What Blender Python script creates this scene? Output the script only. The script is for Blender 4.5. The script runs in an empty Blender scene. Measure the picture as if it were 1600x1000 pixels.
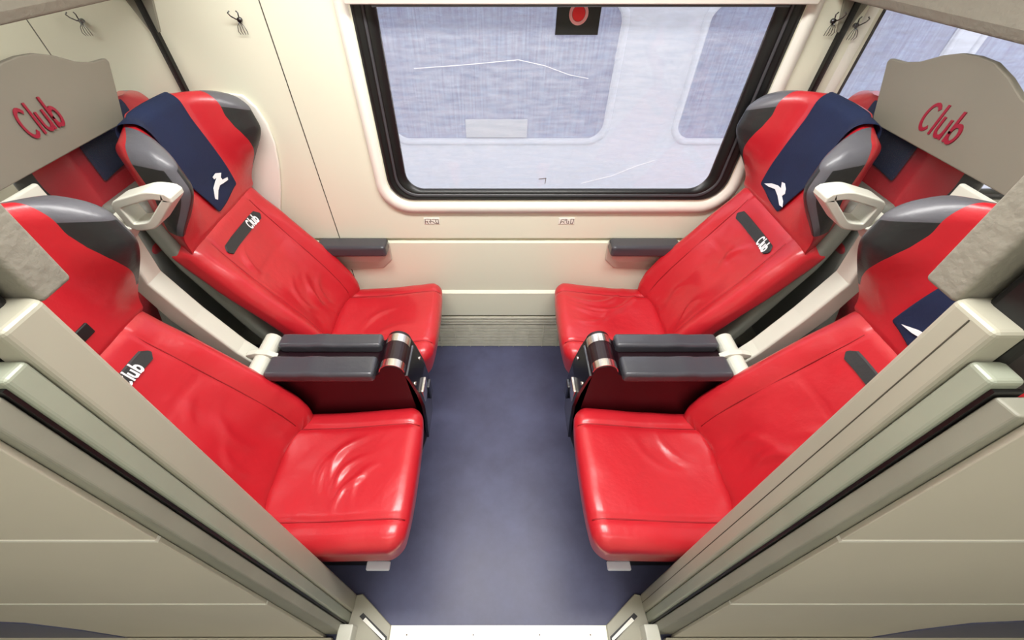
import bpy, math, random
import numpy as np
from mathutils import Vector, Matrix, noise
PI = math.pi
C = bpy.context.scene.collection
S = bpy.context.scene

# ------------------------------------------------------------------ camera, sky, lamps, exposure
cam = bpy.data.cameras.new('camera')
camo = bpy.data.objects.new('camera', cam)
C.objects.link(camo)
camo.location = (0, 0, 1.6)
camo.rotation_euler = (math.radians(90 - 45.9), 0, 0)
cam.sensor_width = 36
cam.lens = 36 * 620 / 1600
cam.shift_x = 21 / 1600
cam.clip_start = 0.01
S.camera = camo
vs = S.view_settings
vs.view_transform = 'Standard'
try:
    vs.look = 'None'
except Exception:
    pass
vs.gamma = 1
vs.use_curve_mapping = False
vs.exposure = 0.0

world = bpy.data.worlds.new('sky')
S.world = world
world.use_nodes = True
world.node_tree.nodes['Background'].inputs[0].default_value = (0.93, 0.94, 1.0, 1)
world.node_tree.nodes['Background'].inputs[1].default_value = 1.9


def area(name, loc, sx, sy, power, color=(1, .97, .92), rot=(0, 0, 0)):
    l = bpy.data.lights.new(name, 'AREA')
    l.shape = 'RECTANGLE'
    l.size = sx
    l.size_y = sy
    l.energy = power
    l.color = color
    o = bpy.data.objects.new(name, l)
    C.objects.link(o)
    o.location = loc
    o.rotation_euler = rot
    return o


area('compartment_ceiling_light', (0, .62, 2.12), 1.5, .26, 37, (1, .985, .955))
area('left_bay_ceiling_light', (-1.75, .8, 2.12), .5, .5, 8)
area('right_bay_ceiling_light', (1.75, .8, 2.12), .5, .5, 8)
area('corridor_ceiling_light', (0, -.45, 2.12), 2.6, .25, 9, (1, .985, .955))


# ------------------------------------------------------------------ materials
def lin(c):
    return tuple(((v / 255) / 12.92 if v / 255 <= .04045 else ((v / 255 + .055) / 1.055) ** 2.4) for v in c) + (1,)


def mat(name, rgb, rough=.5, metal=0., coat=0., spec=.5, bump=0., bscale=60., mottle=0., mscale=6., coat_rough=.2):
    m = bpy.data.materials.new(name)
    m.use_nodes = True
    n = m.node_tree.nodes
    l = m.node_tree.links
    b = n['Principled BSDF']
    b.inputs['Base Color'].default_value = lin(rgb)
    b.inputs['Roughness'].default_value = rough
    b.inputs['Metallic'].default_value = metal
    b.inputs['Coat Weight'].default_value = coat
    b.inputs['Coat Roughness'].default_value = coat_rough
    b.inputs['Specular IOR Level'].default_value = spec
    tc = n.new('ShaderNodeTexCoord')
    if mottle:
        t = n.new('ShaderNodeTexNoise')
        t.inputs['Scale'].default_value = mscale
        t.inputs['Detail'].default_value = 5
        l.new(tc.outputs['Object'], t.inputs['Vector'])
        mx = n.new('ShaderNodeMix')
        mx.data_type = 'RGBA'
        a = lin(tuple(max(0, v * (1 - mottle)) for v in rgb))
        c2 = lin(tuple(min(255, v * (1 + mottle)) for v in rgb))
        mx.inputs[6].default_value = a
        mx.inputs[7].default_value = c2
        l.new(t.outputs['Fac'], mx.inputs[0])
        l.new(mx.outputs[2], b.inputs['Base Color'])
    if bump:
        t2 = n.new('ShaderNodeTexNoise')
        t2.inputs['Scale'].default_value = bscale
        t2.inputs['Detail'].default_value = 4
        l.new(tc.outputs['Object'], t2.inputs['Vector'])
        bp = n.new('ShaderNodeBump')
        bp.inputs['Strength'].default_value = bump
        bp.inputs['Distance'].default_value = .01
        l.new(t2.outputs['Fac'], bp.inputs['Height'])
        l.new(bp.outputs['Normal'], b.inputs['Normal'])
    return m


RED = mat('red_leather', (188, 30, 41), .38, coat=.5, bump=.12, bscale=45, mottle=.06, mscale=7, coat_rough=.22)
THREAD = mat('dark_red_thread', (150, 16, 26), .6)
GREY_L = mat('grey_leather', (86, 86, 92), .42, coat=.15, bump=.12, bscale=60)
CHAR = mat('charcoal_leather', (44, 46, 47), .55, bump=.1, bscale=90)
NAVY = mat('navy_cloth', (10, 27, 62), .85, bump=.15, bscale=200, mottle=.12, mscale=12)
WHITE = mat('white_print', (240, 242, 245), .6)
SHELL = mat('grey_seat_shell', (126, 128, 119), .5, mottle=.06)
DARK = mat('black_plastic', (18, 18, 20), .45)
BLACKPAD = mat('black_leather', (64, 65, 71), .27, coat=.25, bump=.12, bscale=50)
MAROON = mat('maroon_lacquer', (26, 6, 14), .35, coat=.2)
CHROME = mat('chrome', (215, 210, 202), .18, metal=1)
DCHROME = mat('dark_chrome', (95, 96, 100), .25, metal=1)
LIGHTM = mat('light_painted_metal', (206, 206, 194), .38, coat=.15)
CREAM = mat('cream_wall_panel', (229, 229, 209), .42, mottle=.012, mscale=2, coat=.1)
CREAM2 = mat('white_trim', (240, 238, 228), .35, coat=.2)
GROOVE = mat('panel_gap', (70, 66, 56), .7)
POST = mat('warm_grey_post', (163, 160, 144), .42, mottle=.04, mscale=4, coat=.1)
POST2 = mat('green_grey_channel', (146, 151, 135), .42, mottle=.06, mscale=9, coat=.1)
POST3 = mat('dark_grey_channel', (138, 137, 124), .5, mottle=.08, mscale=9)
WALLC = mat('corridor_panel', (198, 191, 176), .5, mottle=.03, mscale=3)
RUB = mat('black_rubber', (12, 12, 13), .4)
RUBG = mat('grey_rubber', (66, 66, 70), .35)
BEAM = mat('grey_textured_panel', (134, 130, 118), .7, bump=.25, bscale=70, mottle=.05, mscale=14)
CLUBM = mat('taupe_panel', (122, 117, 105), .55, mottle=.04, mscale=5)
CRIM = mat('crimson_lettering', (138, 17, 42), .5)
CEIL = mat('ceiling_panel', (232, 230, 220), .6)
BODY = mat('white_train_paint', (216, 220, 234), .35, mottle=.02, mscale=3, coat=.2)
REDM = mat('red_print', (235, 20, 30), .5)
PINKM = mat('pink_print', (240, 170, 170), .5)
INK = mat('brown_ink', (96, 78, 70), .6)
SILL = mat('cream_threshold', (236, 232, 214), .35, metal=.2, mottle=.03, mscale=30)
HEAT = mat('heater_grille_metal', (208, 206, 190), .5, mottle=.08, mscale=30)
GROUND = mat('track_ballast', (110, 108, 105), .9, bump=.6, bscale=30, mottle=.2, mscale=20)
TRAYG = mat('pale_grey_plastic', (200, 202, 212), .5)


def floor_mat():
    m = mat('blue_grey_vinyl', (74, 76, 104), .42, bump=.06, bscale=14)
    n = m.node_tree.nodes
    l = m.node_tree.links
    b = n['Principled BSDF']
    tc = n.new('ShaderNodeTexCoord')
    t = n.new('ShaderNodeTexNoise')
    t.inputs['Scale'].default_value = 3.0
    t.inputs['Detail'].default_value = 7
    t.inputs['Roughness'].default_value = .65
    l.new(tc.outputs['Object'], t.inputs['Vector'])
    r = n.new('ShaderNodeValToRGB')
    r.color_ramp.elements[0].position = .3
    r.color_ramp.elements[0].color = lin((66, 66, 92))
    r.color_ramp.elements[1].position = .7
    r.color_ramp.elements[1].color = lin((88, 92, 124))
    l.new(t.outputs['Fac'], r.inputs[0])
    l.new(r.outputs[0], b.inputs['Base Color'])
    r2 = n.new('ShaderNodeMapRange')
    r2.inputs[3].default_value = .34
    r2.inputs[4].default_value = .55
    l.new(t.outputs['Fac'], r2.inputs[0])
    l.new(r2.outputs[0], b.inputs['Roughness'])
    return m


FLOORM = floor_mat()


def glass_mat(name, haze, tint=(1, 1, 1, 1), streak=True):
    """thin pane: clear with a dusty film and a faint mirror"""
    m = bpy.data.materials.new(name)
    m.use_nodes = True
    n = m.node_tree.nodes
    l = m.node_tree.links
    n.clear()
    out = n.new('ShaderNodeOutputMaterial')
    tr = n.new('ShaderNodeBsdfTransparent')
    tr.inputs[0].default_value = tint
    df = n.new('ShaderNodeBsdfDiffuse')
    df.inputs[0].default_value = (.8, .82, .9, 1)
    gl = n.new('ShaderNodeBsdfGlossy')
    gl.inputs['Roughness'].default_value = .04
    m1 = n.new('ShaderNodeMixShader')
    m2 = n.new('ShaderNodeMixShader')
    m2.inputs[0].default_value = .035
    l.new(tr.outputs[0], m1.inputs[1])
    l.new(df.outputs[0], m1.inputs[2])
    if streak:
        tc = n.new('ShaderNodeTexCoord')
        mp = n.new('ShaderNodeMapping')
        mp.inputs['Scale'].default_value = (5, 1, 26)
        t = n.new('ShaderNodeTexNoise')
        t.inputs['Scale'].default_value = 3
        t.inputs['Detail'].default_value = 6
        l.new(tc.outputs['Object'], mp.inputs[0])
        l.new(mp.outputs[0], t.inputs['Vector'])
        r = n.new('ShaderNodeMapRange')
        r.inputs[1].default_value = .3
        r.inputs[2].default_value = .8
        r.inputs[3].default_value = haze * .5
        r.inputs[4].default_value = haze * 2
        l.new(t.outputs['Fac'], r.inputs[0])
        l.new(r.outputs[0], m1.inputs[0])
    else:
        m1.inputs[0].default_value = haze
    l.new(m1.outputs[0], m2.inputs[1])
    l.new(gl.outputs[0], m2.inputs[2])
    l.new(m2.outputs[0], out.inputs[0])
    return m


GLASS = glass_mat('dusty_window_glass', .1)
PGLASS = glass_mat('clear_partition_glass', .01, streak=False)


def trainglass():
    m = mat('weathered_blue_train_glass', (140, 148, 185), .3, coat=.3, bump=.2, bscale=8)
    n = m.node_tree.nodes
    l = m.node_tree.links
    b = n['Principled BSDF']
    tc = n.new('ShaderNodeTexCoord')
    mp = n.new('ShaderNodeMapping')
    mp.inputs['Scale'].default_value = (6, 6, 30)
    t = n.new('ShaderNodeTexNoise')
    t.inputs['Scale'].default_value = 1.6
    t.inputs['Detail'].default_value = 8
    t.inputs['Roughness'].default_value = .7
    l.new(tc.outputs['Object'], mp.inputs[0])
    l.new(mp.outputs[0], t.inputs['Vector'])
    mp2 = n.new('ShaderNodeMapping')
    mp2.inputs['Scale'].default_value = (60, 6, 3)
    t3 = n.new('ShaderNodeTexNoise')
    t3.inputs['Scale'].default_value = 1.5
    t3.inputs['Detail'].default_value = 5
    l.new(tc.outputs['Object'], mp2.inputs[0])
    l.new(mp2.outputs[0], t3.inputs['Vector'])
    av = n.new('ShaderNodeMath')
    av.operation = 'ADD'
    l.new(t.outputs['Fac'], av.inputs[0])
    l.new(t3.outputs['Fac'], av.inputs[1])
    r = n.new('ShaderNodeValToRGB')
    r.color_ramp.elements[0].position = .75 / 2
    r.color_ramp.elements[0].color = lin((138, 138, 170))
    r.color_ramp.elements[1].position = 1.25 / 2
    r.color_ramp.elements[1].color = lin((170, 182, 212))
    h = n.new('ShaderNodeMath')
    h.operation = 'MULTIPLY'
    h.inputs[1].default_value = .5
    l.new(av.outputs[0], h.inputs[0])
    l.new(h.outputs[0], r.inputs[0])
    l.new(r.outputs[0], b.inputs['Base Color'])
    return m


TGLASS = trainglass()

lampm = bpy.data.materials.new('lamp_diffuser')
lampm.use_nodes = True
lb = lampm.node_tree.nodes['Principled BSDF']
lb.inputs['Base Color'].default_value = (1, 1, 1, 1)
lb.inputs['Emission Color'].default_value = (1, .97, .92, 1)
lb.inputs['Emission Strength'].default_value = 2.0


# ------------------------------------------------------------------ helpers
def mesh_obj(name, V, F, m=None, parent=None, smooth=True, loc=None):
    me = bpy.data.meshes.new(name)
    me.from_pydata([tuple(map(float, v)) for v in V], [], [tuple(map(int, f)) for f in F])
    me.update()
    if smooth:
        me.polygons.foreach_set('use_smooth', [True] * len(me.polygons))
    if m is not None:
        for mm in (m if isinstance(m, (list, tuple)) else [m]):
            me.materials.append(mm)
    o = bpy.data.objects.new(name, me)
    C.objects.link(o)
    if parent:
        o.parent = parent
    if loc:
        o.location = loc
    return o


def tag(o, label, cat, group=None):
    o['label'] = label
    o['category'] = cat
    if group:
        o['group'] = group
    return o


def thing(name, label, cat, loc=(0, 0, 0), rz=0, group=None):
    o = bpy.data.objects.new(name, None)
    o.empty_display_size = .1
    C.objects.link(o)
    o.location = loc
    o.rotation_euler = (0, 0, rz)
    return tag(o, label, cat, group)


def struct(o):
    o['kind'] = 'structure'
    return o


def gridbox(xs, ys, zs):
    """closed box surface on a grid; coordinates as given"""
    nx, ny, nz = len(xs), len(ys), len(zs)
    idx = {}
    V = []

    def g(i, j, k):
        q = (i, j, k)
        if q not in idx:
            idx[q] = len(V)
            V.append((xs[i], ys[j], zs[k]))
        return idx[q]
    F = []
    K = []
    for i in range(nx - 1):
        for j in range(ny - 1):
            F.append((g(i, j, 0), g(i, j + 1, 0), g(i + 1, j + 1, 0), g(i + 1, j, 0)))
            F.append((g(i, j, nz - 1), g(i + 1, j, nz - 1), g(i + 1, j + 1, nz - 1), g(i, j + 1, nz - 1)))
            K += [('z', i, j, 0), ('z', i, j, nz - 1)]
    for i in range(nx - 1):
        for k in range(nz - 1):
            F.append((g(i, 0, k), g(i + 1, 0, k), g(i + 1, 0, k + 1), g(i, 0, k + 1)))
            F.append((g(i, ny - 1, k), g(i, ny - 1, k + 1), g(i + 1, ny - 1, k + 1), g(i + 1, ny - 1, k)))
            K += [('y', i, 0, k), ('y', i, ny - 1, k)]
    for j in range(ny - 1):
        for k in range(nz - 1):
            F.append((g(0, j, k), g(0, j, k + 1), g(0, j + 1, k + 1), g(0, j + 1, k)))
            F.append((g(nx - 1, j, k), g(nx - 1, j + 1, k), g(nx - 1, j + 1, k + 1), g(nx - 1, j, k + 1)))
            K += [('x', 0, j, k), ('x', nx - 1, j, k)]
    return np.array(V, float), F, K


def axis(h, r, n, rn=5, extra=()):
    """grid lines along -h..h: rounded ends with rn lines each, n lines between"""
    a = h - r
    e = [a + r * math.tan(PI / 4 * t / rn) for t in range(1, rn + 1)]
    mid = list(np.linspace(-a, a, max(2, n)))
    for x in extra:
        j = min(range(len(mid)), key=lambda q: abs(mid[q] - x))
        mid[j] = x
    return sorted([-x for x in e] + mid + e)


def rounded(V, h, r):
    h = np.array(h)
    q = np.clip(V, -(h - r), h - r)
    d = V - q
    n = np.linalg.norm(d, axis=1, keepdims=True)
    n[n < 1e-9] = 1
    return q + d / n * r * (np.linalg.norm(V - q, axis=1, keepdims=True) > 1e-9)


def rbox(name, c, h, r, m, parent=None, warp=None, rot=None, n=2, rn=4):
    V, F, K = gridbox(axis(h[0], r, n, rn), axis(h[1], r, n, rn), axis(h[2], r, n, rn))
    V = rounded(V, h, r)
    if rot is not None:
        V = V @ np.array(Matrix.Rotation(rot[1], 3, rot[0])).T
    V = V + np.array(c)
    if warp:
        V = warp(V)
    return mesh_obj(name, V, F, m, parent)


def box(name, a, b, m, parent=None):
    x0, y0, z0 = a
    x1, y1, z1 = b
    V = [(x0, y0, z0), (x1, y0, z0), (x1, y1, z0), (x0, y1, z0), (x0, y0, z1), (x1, y0, z1), (x1, y1, z1), (x0, y1, z1)]
    F = [(0, 3, 2, 1), (4, 5, 6, 7), (0, 1, 5, 4), (1, 2, 6, 5), (2, 3, 7, 6), (3, 0, 4, 7)]
    return mesh_obj(name, V, F, m, parent, smooth=False)


def prism(pts, axis_, a, b, top=None):
    """extrude polygon pts (2-D) along axis from a to b"""
    n = len(pts)
    V = []
    for t in (a, b):
        for p in pts:
            if axis_ == 'x':
                V.append((t, p[0], p[1]))
            elif axis_ == 'y':
                V.append((p[0], t, p[1]))
            else:
                V.append((p[0], p[1], t))
    F = [tuple(range(n))[::-1], tuple(range(n, 2 * n))]
    for i in range(n):
        j = (i + 1) % n
        F.append((i, j, n + j, n + i))
    return V, F


def join(parts):
    V = []
    F = []
    for v, f in parts:
        o = len(V)
        V += [tuple(p) for p in v]
        F += [tuple(i + o for i in q) for q in f]
    return V, F


def boxvf(a, b):
    x0, y0, z0 = a
    x1, y1, z1 = b
    return ([(x0, y0, z0), (x1, y0, z0), (x1, y1, z0), (x0, y1, z0), (x0, y0, z1), (x1, y0, z1), (x1, y1, z1), (x0, y1, z1)],
            [(0, 3, 2, 1), (4, 5, 6, 7), (0, 1, 5, 4), (1, 2, 6, 5), (2, 3, 7, 6), (3, 0, 4, 7)])


def fixn(o):
    import bmesh
    bm = bmesh.new()
    bm.from_mesh(o.data)
    bmesh.ops.recalc_face_normals(bm, faces=bm.faces)
    bm.to_mesh(o.data)
    bm.free()
    return o


def bevel(o, w, seg=3):
    b = o.modifiers.new('bevel', 'BEVEL')
    b.width = w
    b.segments = seg
    b.limit_method = 'ANGLE'
    b.angle_limit = math.radians(40)
    return o


def tube(pts, r, n=10, closed=False):
    """round tube along points -> V,F"""
    P = [Vector(p) for p in pts]
    V = []
    F = []
    N = len(P)
    up = None
    for i, p in enumerate(P):
        if closed:
            t = (P[(i + 1) % N] - P[i - 1]).normalized()
        else:
            t = (P[min(i + 1, N - 1)] - P[max(i - 1, 0)]).normalized()
        if up is None:
            up = t.orthogonal().normalized()
        up = (up - t * up.dot(t)).normalized()
        s = t.cross(up)
        for k in range(n):
            a = 2 * PI * k / n
            V.append(tuple(p + (up * math.cos(a) + s * math.sin(a)) * r))
    R = N if closed else N - 1
    for i in range(R):
        for k in range(n):
            j = (i + 1) % N
            F.append((i * n + k, i * n + (k + 1) % n, j * n + (k + 1) % n, j * n + k))
    if not closed:
        F.append(tuple(range(n))[::-1])
        F.append(tuple((N - 1) * n + k for k in range(n)))
    return V, F


def ribbon(poly, w, f, lift=.0012):
    """flat stroke of width w along 2-D polyline; f(p,q,lift)->xyz; closed thin solid"""
    P = [Vector((p[0], p[1])) for p in poly]
    V = []
    N = len(P)
    for i, p in enumerate(P):
        t = (P[min(i + 1, N - 1)] - P[max(i - 1, 0)]).normalized()
        n = Vector((-t.y, t.x))
        ww = w / 2
        e = Vector((0, 0))
        if i == 0:
            e = -t * w * .3
        if i == N - 1:
            e = t * w * .3
        for sgn in (1, -1):
            q = p + n * ww * sgn + e
            V.append(f(q.x, q.y, lift))
        for sgn in (1, -1):
            q = p + n * ww * sgn + e
            V.append(f(q.x, q.y, -.0004))
    F = []
    for i in range(N - 1):
        a = 4 * i
        b = a + 4
        F += [(a, a + 1, b + 1, b), (a + 2, b + 2, b + 3, a + 3), (a, b, b + 2, a + 2), (a + 1, a + 3, b + 3, b + 1)]
    F += [(0, 2, 3, 1), (4 * N - 4, 4 * N - 3, 4 * N - 1, 4 * N - 2)]
    return V, F


def arc(cx, cy, rx, ry, a0, a1, n=14):
    return [(cx + rx * math.cos(math.radians(a0 + (a1 - a0) * i / n)), cy + ry * math.sin(math.radians(a0 + (a1 - a0) * i / n))) for i in range(n + 1)]


def dens(pl, k=6):
    out = []
    for a, b in zip(pl[:-1], pl[1:]):
        for i in range(k):
            out.append((a[0] + (b[0] - a[0]) * i / k, a[1] + (b[1] - a[1]) * i / k))
    return out + [pl[-1]]


CLUB = [arc(.40, .5, .36, .5, 48, 312, 18), dens([(1.02, 1.08), (1.0, 0)]),
        dens([(1.28, .68), (1.28, .3)]) + arc(1.52, .26, .24, .25, 180, 360, 10) + dens([(1.76, .3), (1.76, .68)]),
        dens([(1.76, .66), (1.78, 0)]),
        dens([(2.1, 1.08), (2.1, 0)]), arc(2.36, .33, .26, .33, 180, -180, 18)]


def lettering(name, strokes, f, w, m, parent, lift=.0012):
    o = mesh_obj(name, *join([ribbon(s, w, f, lift + .00025 * i) for i, s in enumerate(strokes)]), m, parent, smooth=False)
    return fixn(o)


def polypatch(pts, f, lift=.0015):
    """flat emblem polygon draped with f -> V,F thin solid"""
    n = len(pts)
    V = [f(p[0], p[1], lift) for p in pts] + [f(p[0], p[1], 0) for p in pts]
    F = [tuple(range(n)), tuple(range(2 * n - 1, n - 1, -1))]
    for i in range(n):
        j = (i + 1) % n
        F.append((i, n + i, n + j, j))
    return V, F


def sstep(a, b, x):
    t = np.clip((x - a) / (b - a), 0, 1)
    return t * t * (3 - 2 * t)


# ------------------------------------------------------------------ the seat
# seat surfaces are written in u = distance from the compartment's middle plane, y = offset from
# the seat's centre line, z = height; local X of a seat = U0 - u
U0 = .70
PZ = [.36, .45, .60, .75, .87, .94]
PU = [.645, .662, .732, .80, .850, .872]


def back_front(y, z):
    y = np.abs(y)
    base = np.interp(z, PZ, PU)
    side = np.interp(z, [.40, .44, .48, .53, .60, .68, .78, .93], [.015, .036, .054, .064, .062, .048, .024, 0]) * sstep(.05, .195, y) + .016 * np.exp(-((y - .18) / .04) ** 2) * (1 - sstep(.8, .93, z))
    lumb = .010 * np.exp(-((z - .62) / .1) ** 2) * (1 - sstep(.08, .15, y))
    return base - side - lumb


def head_w(z):
    return sstep(.93, 1.14, z) * (1 - .25 * sstep(1.20, 1.27, z))


def head_front(y, z):
    y = np.abs(y)
    return .868 + .012 * sstep(1.1, 1.25, z) - .108 * head_w(z) * sstep(.085, .205, y)


HB = .915      # rear plane of the headrest
HZ0 = .905


def ztop(y):
    return 1.253 - .034 * (np.abs(y) / .225) ** 2.6


def noise_disp(V, amp, sc, seed):
    return np.array([noise.noise(Vector((v[0] * sc + seed, v[1] * sc, v[2] * sc))) for v in V]) * amp


def wrinkle(X, Y, folds):
    d = np.zeros_like(X)
    for (x, y, ang, ln, wd, h) in folds:
        ca, sa = math.cos(ang), math.sin(ang)
        a = (X - x) * ca + (Y - y) * sa
        b = -(X - x) * sa + (Y - y) * ca + .35 * a * a / ln
        d += h * np.exp(-(a / ln) ** 2) * np.exp(-(b / wd) ** 2)
    return d


def make_seat(label, loc, rz, seed, folds=(), bfolds=(), tag_side=None, strip_text=None, black_tag=False, lever=True, group='red leather seats'):
    t = thing('train_chair', label, 'seat', loc, rz, group)
    # cushion: u .243 -> .69, z .295 -> .462
    hx, hy, hz, r = .222, .216, .080, .044
    cx = U0 - .459
    V, F, K = gridbox(axis(hx, r, 52, 6), axis(hy, r, 52, 6, (-.14, .14)), axis(hz, r, 5, 6))
    V = rounded(V, (hx, hy, hz), r)
    top = sstep(.0, .05, V[:, 2])
    X, Y = V[:, 0].copy(), V[:, 1].copy()
    V[:, 2] += top * (.010 * (1 - (Y / hy) ** 2) - .018 * np.exp(-(((X + .05) / .13) ** 2 + (Y / .11) ** 2)) + .010 * sstep(-.05, .2, X))
    # stitched seams sink slightly into the padding
    for sy in (-.14, .14):
        V[:, 2] -= top * .0065 * np.exp(-((Y - sy) / .008) ** 2)
    V[:, 2] += top * wrinkle(X, Y, folds) + .016 * X / hx
    V[:, 2] += top * noise_disp(V, .0022, 14, seed)
    # front face leans back towards the floor, corners drawn in
    low = sstep(.08, -.08, V[:, 2]) if False else np.clip((.08 - V[:, 2]) / .16, 0, 1)
    V[:, 0] -= np.clip((X + .1) / .3, 0, 1) * low ** 1.6 * .03
    V[:, 0] -= sstep(.1, .222, X) * .016 * (np.abs(Y) / hy) ** 3
    V[:, 1] *= 1 - .05 * low
    V[:, 0] += cx
    V[:, 2] += .372
    cu = mesh_obj('seat_cushion', V, F, RED, t)
    # piping along the two seams of the cushion
    xs = np.linspace(-.20, .212, 46)
    for sy in (-.14, .14):
        P = []
        for x in xs:
            # height of the crown at this point
            z = .08 + .010 * (1 - (sy / hy) ** 2) - .018 * math.exp(-(((x + .05) / .13) ** 2 + (sy / .11) ** 2)) + .010 * float(sstep(-.05, .2, x)) - .0055 + .016 * x / hx
            z += float(wrinkle(np.array([x]), np.array([sy]), folds)[0])
            if x > hx - r:
                z -= r - math.sqrt(max(0, r * r - (x - (hx - r)) ** 2))
            P.append((cx + x - float(sstep(.1, .222, x)) * .016 * (abs(sy) / hy) ** 3, sy, z + .3718))
        v, f = tube(P, .0021, 6)
        mesh_obj('seam', v, f, THREAD, cu)
    # backrest
    hx, hy, hz, r = .05, .215, .285, .036
    V, F, K = gridbox(axis(hx, r, 3, 6), axis(hy, r, 48, 6), axis(hz, r, 60, 6))
    V = rounded(V, (hx, hy, hz), r)
    d = hx - V[:, 0]
    Y = V[:, 1].copy()
    Z = V[:, 2] + .655
    uf = back_front(Y, Z)
    front = sstep(-.01, .05, V[:, 0])
    uf = uf + front * .004 * np.exp(-((np.abs(Y) - .135) / .005) ** 2)
    uf = uf - front * wrinkle(Y, Z, bfolds) - front * noise_disp(np.stack([Y, Z, Z * 0], 1), .003, 13, seed + 3)
    uf = uf + front * .005 * np.exp(-((Z - .755) / .004) ** 2) * (np.abs(Y) < .125) * .6
    V = np.stack([U0 - (uf + d), Y * (1 - .04 * sstep(.75, .94, Z)), Z], 1)
    bk = mesh_obj('backrest', V, F, RED, t)
    for sy in (-.135, .135):
        P = [(U0 - (float(back_front(sy, z)) + .0032), sy * (1 - .04 * float(sstep(.75, .94, z))), z) for z in np.linspace(.47, .905, 30)]
        v, f = tube(P, .0016, 6)
        mesh_obj('seam', v, f, THREAD, bk)
    # strap across the backrest with lettering
    sgn = -1 if abs(rz) > 1 else 1      # local y that points to the window is +y for rz 0

    def onback(y, z, lift):
        return (U0 - (float(back_front(y, z)) - lift - .001), y, z)
    sw = []
    ys = np.linspace(-.115, .115, 20)
    V = []
    for y in ys:
        e = min(1, max(0, (.115 - abs(y)) / .014))
        hw = .0155 * (math.sqrt(1 - (1 - e) ** 2) * .75 + .25)
        zc = .862 + .05 * 0
        for zz, lf in ((zc - hw, 0), (zc - hw + .002, .004), (zc + hw - .002, .004), (zc + hw, 0)):
            V.append(onback(y, zz, lf))
    F = []
    for i in range(len(ys) - 1):
        for k in range(3):
            a = 4 * i + k
            F.append((a, a + 4, a + 5, a + 1))
    F += [(0, 1, 2, 3), tuple(4 * (len(ys) - 1) + k for k in (3, 2, 1, 0))]
    st = mesh_obj('strap', V, F, CHAR, bk, smooth=False)
    if strip_text is not None:
        y0 = strip_text
        w = .025

        def ft(p, q, lift):
            return onback(y0 + p * w * .80, .850 + q * w, lift + .004)
        lettering('lettering', CLUB, ft, .20, WHITE, st)
    if black_tag:
        rbox('loop_tag', (U0 - .872 + .004, .055, .985), (.004, .026, .014), .003, DARK, bk, rot=None)
    # headrest with side wings
    hx, hy, hz, r = .05, .225, .175, .034
    kb = .12
    ay = axis(hy, r, 36, 6, (-kb, kb))
    ax = axis(hx, r, 5, 6)
    az = axis(hz, r, 34, 6)
    V, F, K = gridbox(ax, ay, az)
    V = rounded(V, (hx, hy, hz), r)
    d = hx - V[:, 0]
    a = (V[:, 2] + hz) / (2 * hz)
    y0 = V[:, 1].copy()
    zz = HZ0 + a * .35
    bb = np.interp(zz, [.9, 1.00, 1.03, 1.06, 1.09, 1.12, 1.15, 1.19, 1.25], [.216, .213, .203, .189, .173, .160, .151, .146, .150])
    ya = np.abs(y0)
    y1 = np.where(ya < kb, ya * bb / kb, bb + (ya - kb) / (hy - kb) * (hy - bb)) * np.sign(y0)
    z = HZ0 + a * (ztop(y1) - HZ0)
    uf = head_front(y1, z)
    D = HB - uf
    u = np.where(d < .045, uf + d, uf + .045 + (d - .045) / (.1 - .045) * (D - .045))
    z = z - .085 * sstep(.25, 1.0, a) ** 2 * sstep(.865, .76, u) if False else z - .030 * (sstep(.35, 1.0, a) ** 2) * np.clip((.875 - u) / .115, 0, 1) ** 1.6
    ws = 1 - .16 * sstep(.84, .93, u) - .05 * (1 - sstep(.92, 1.03, z)) - .02 * sstep(1.12, 1.25, z)
    V2 = np.stack([U0 - u, y1 * ws, z], 1)
    V2[:, 0] += noise_disp(V2, .002, 12, seed + 9)
    jb0 = min(range(len(ay)), key=lambda q: abs(ay[q] + kb))
    jb1 = min(range(len(ay)), key=lambda q: abs(ay[q] - kb))
    xcut = min(range(len(ax)), key=lambda q: abs(ax[q] + .018))
    zcut = 13
    fr, fl, fw = [], [], []
    NX, NY, NZ = len(ax), len(ay), len(az)
    for f, k in zip(F, K):
        typ, i, j, kk = k
        g = 0
        if typ == 'x' and i == NX - 1 and kk >= zcut:
            g = -1 if j < jb0 else (1 if j >= jb1 else 0)
        elif typ == 'y' and i >= xcut and kk >= zcut:
            g = -1 if j == 0 else 1
        elif typ == 'z' and kk == NZ - 1 and i >= xcut:
            g = -1 if j < jb0 else (1 if j >= jb1 else 0)
        (fr if g == 0 else fl if g < 0 else fw).append((f, k))

    def sub(name, fs, mats, parent):
        used = sorted({q for f, k in fs for q in f})
        mp = {q: n for n, q in enumerate(used)}
        o = mesh_obj(name, V2[used], [tuple(mp[q] for q in f) for f, k in fs], mats, parent)
        return o, used
    hd, _ = sub('headrest', fr, RED, t)
    for fs in (fl, fw):
        o, used = sub('side_wing', fs, None, hd)
        # attribute marking the darker inset of the wing
        u_ = U0 - V2[used][:, 0]
        z_ = V2[used][:, 2]
        yy = np.abs(V2[used][:, 1])
        aa = a[used]
        dd = d[used]
        yb = ya[used]
        side = sstep(.185, .2249, yb)            # 1 on the outer side face
        edge_top = 1 - sstep(.885, .905, aa)
        rim = np.abs((yb - kb) / (hy - kb) - .93) * 1.0
        front_in = (1 - sstep(.196, .206, yb)) * edge_top
        side_in = sstep(.014, .022, dd) * sstep(.218, .222, yb) * (1 - sstep(.90, .92, aa))
        mk = np.maximum(front_in, side_in)
        at_ = o.data.attributes.new('inset', 'FLOAT', 'POINT')
        at_.data.foreach_set('value', mk.astype(np.float32))
        o.data.materials.append(WING)
    # piping line between red and grey, follows the wing edge
    # rear shell
    hx, hy, hz, r = .028, .205, .41, .02
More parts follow.
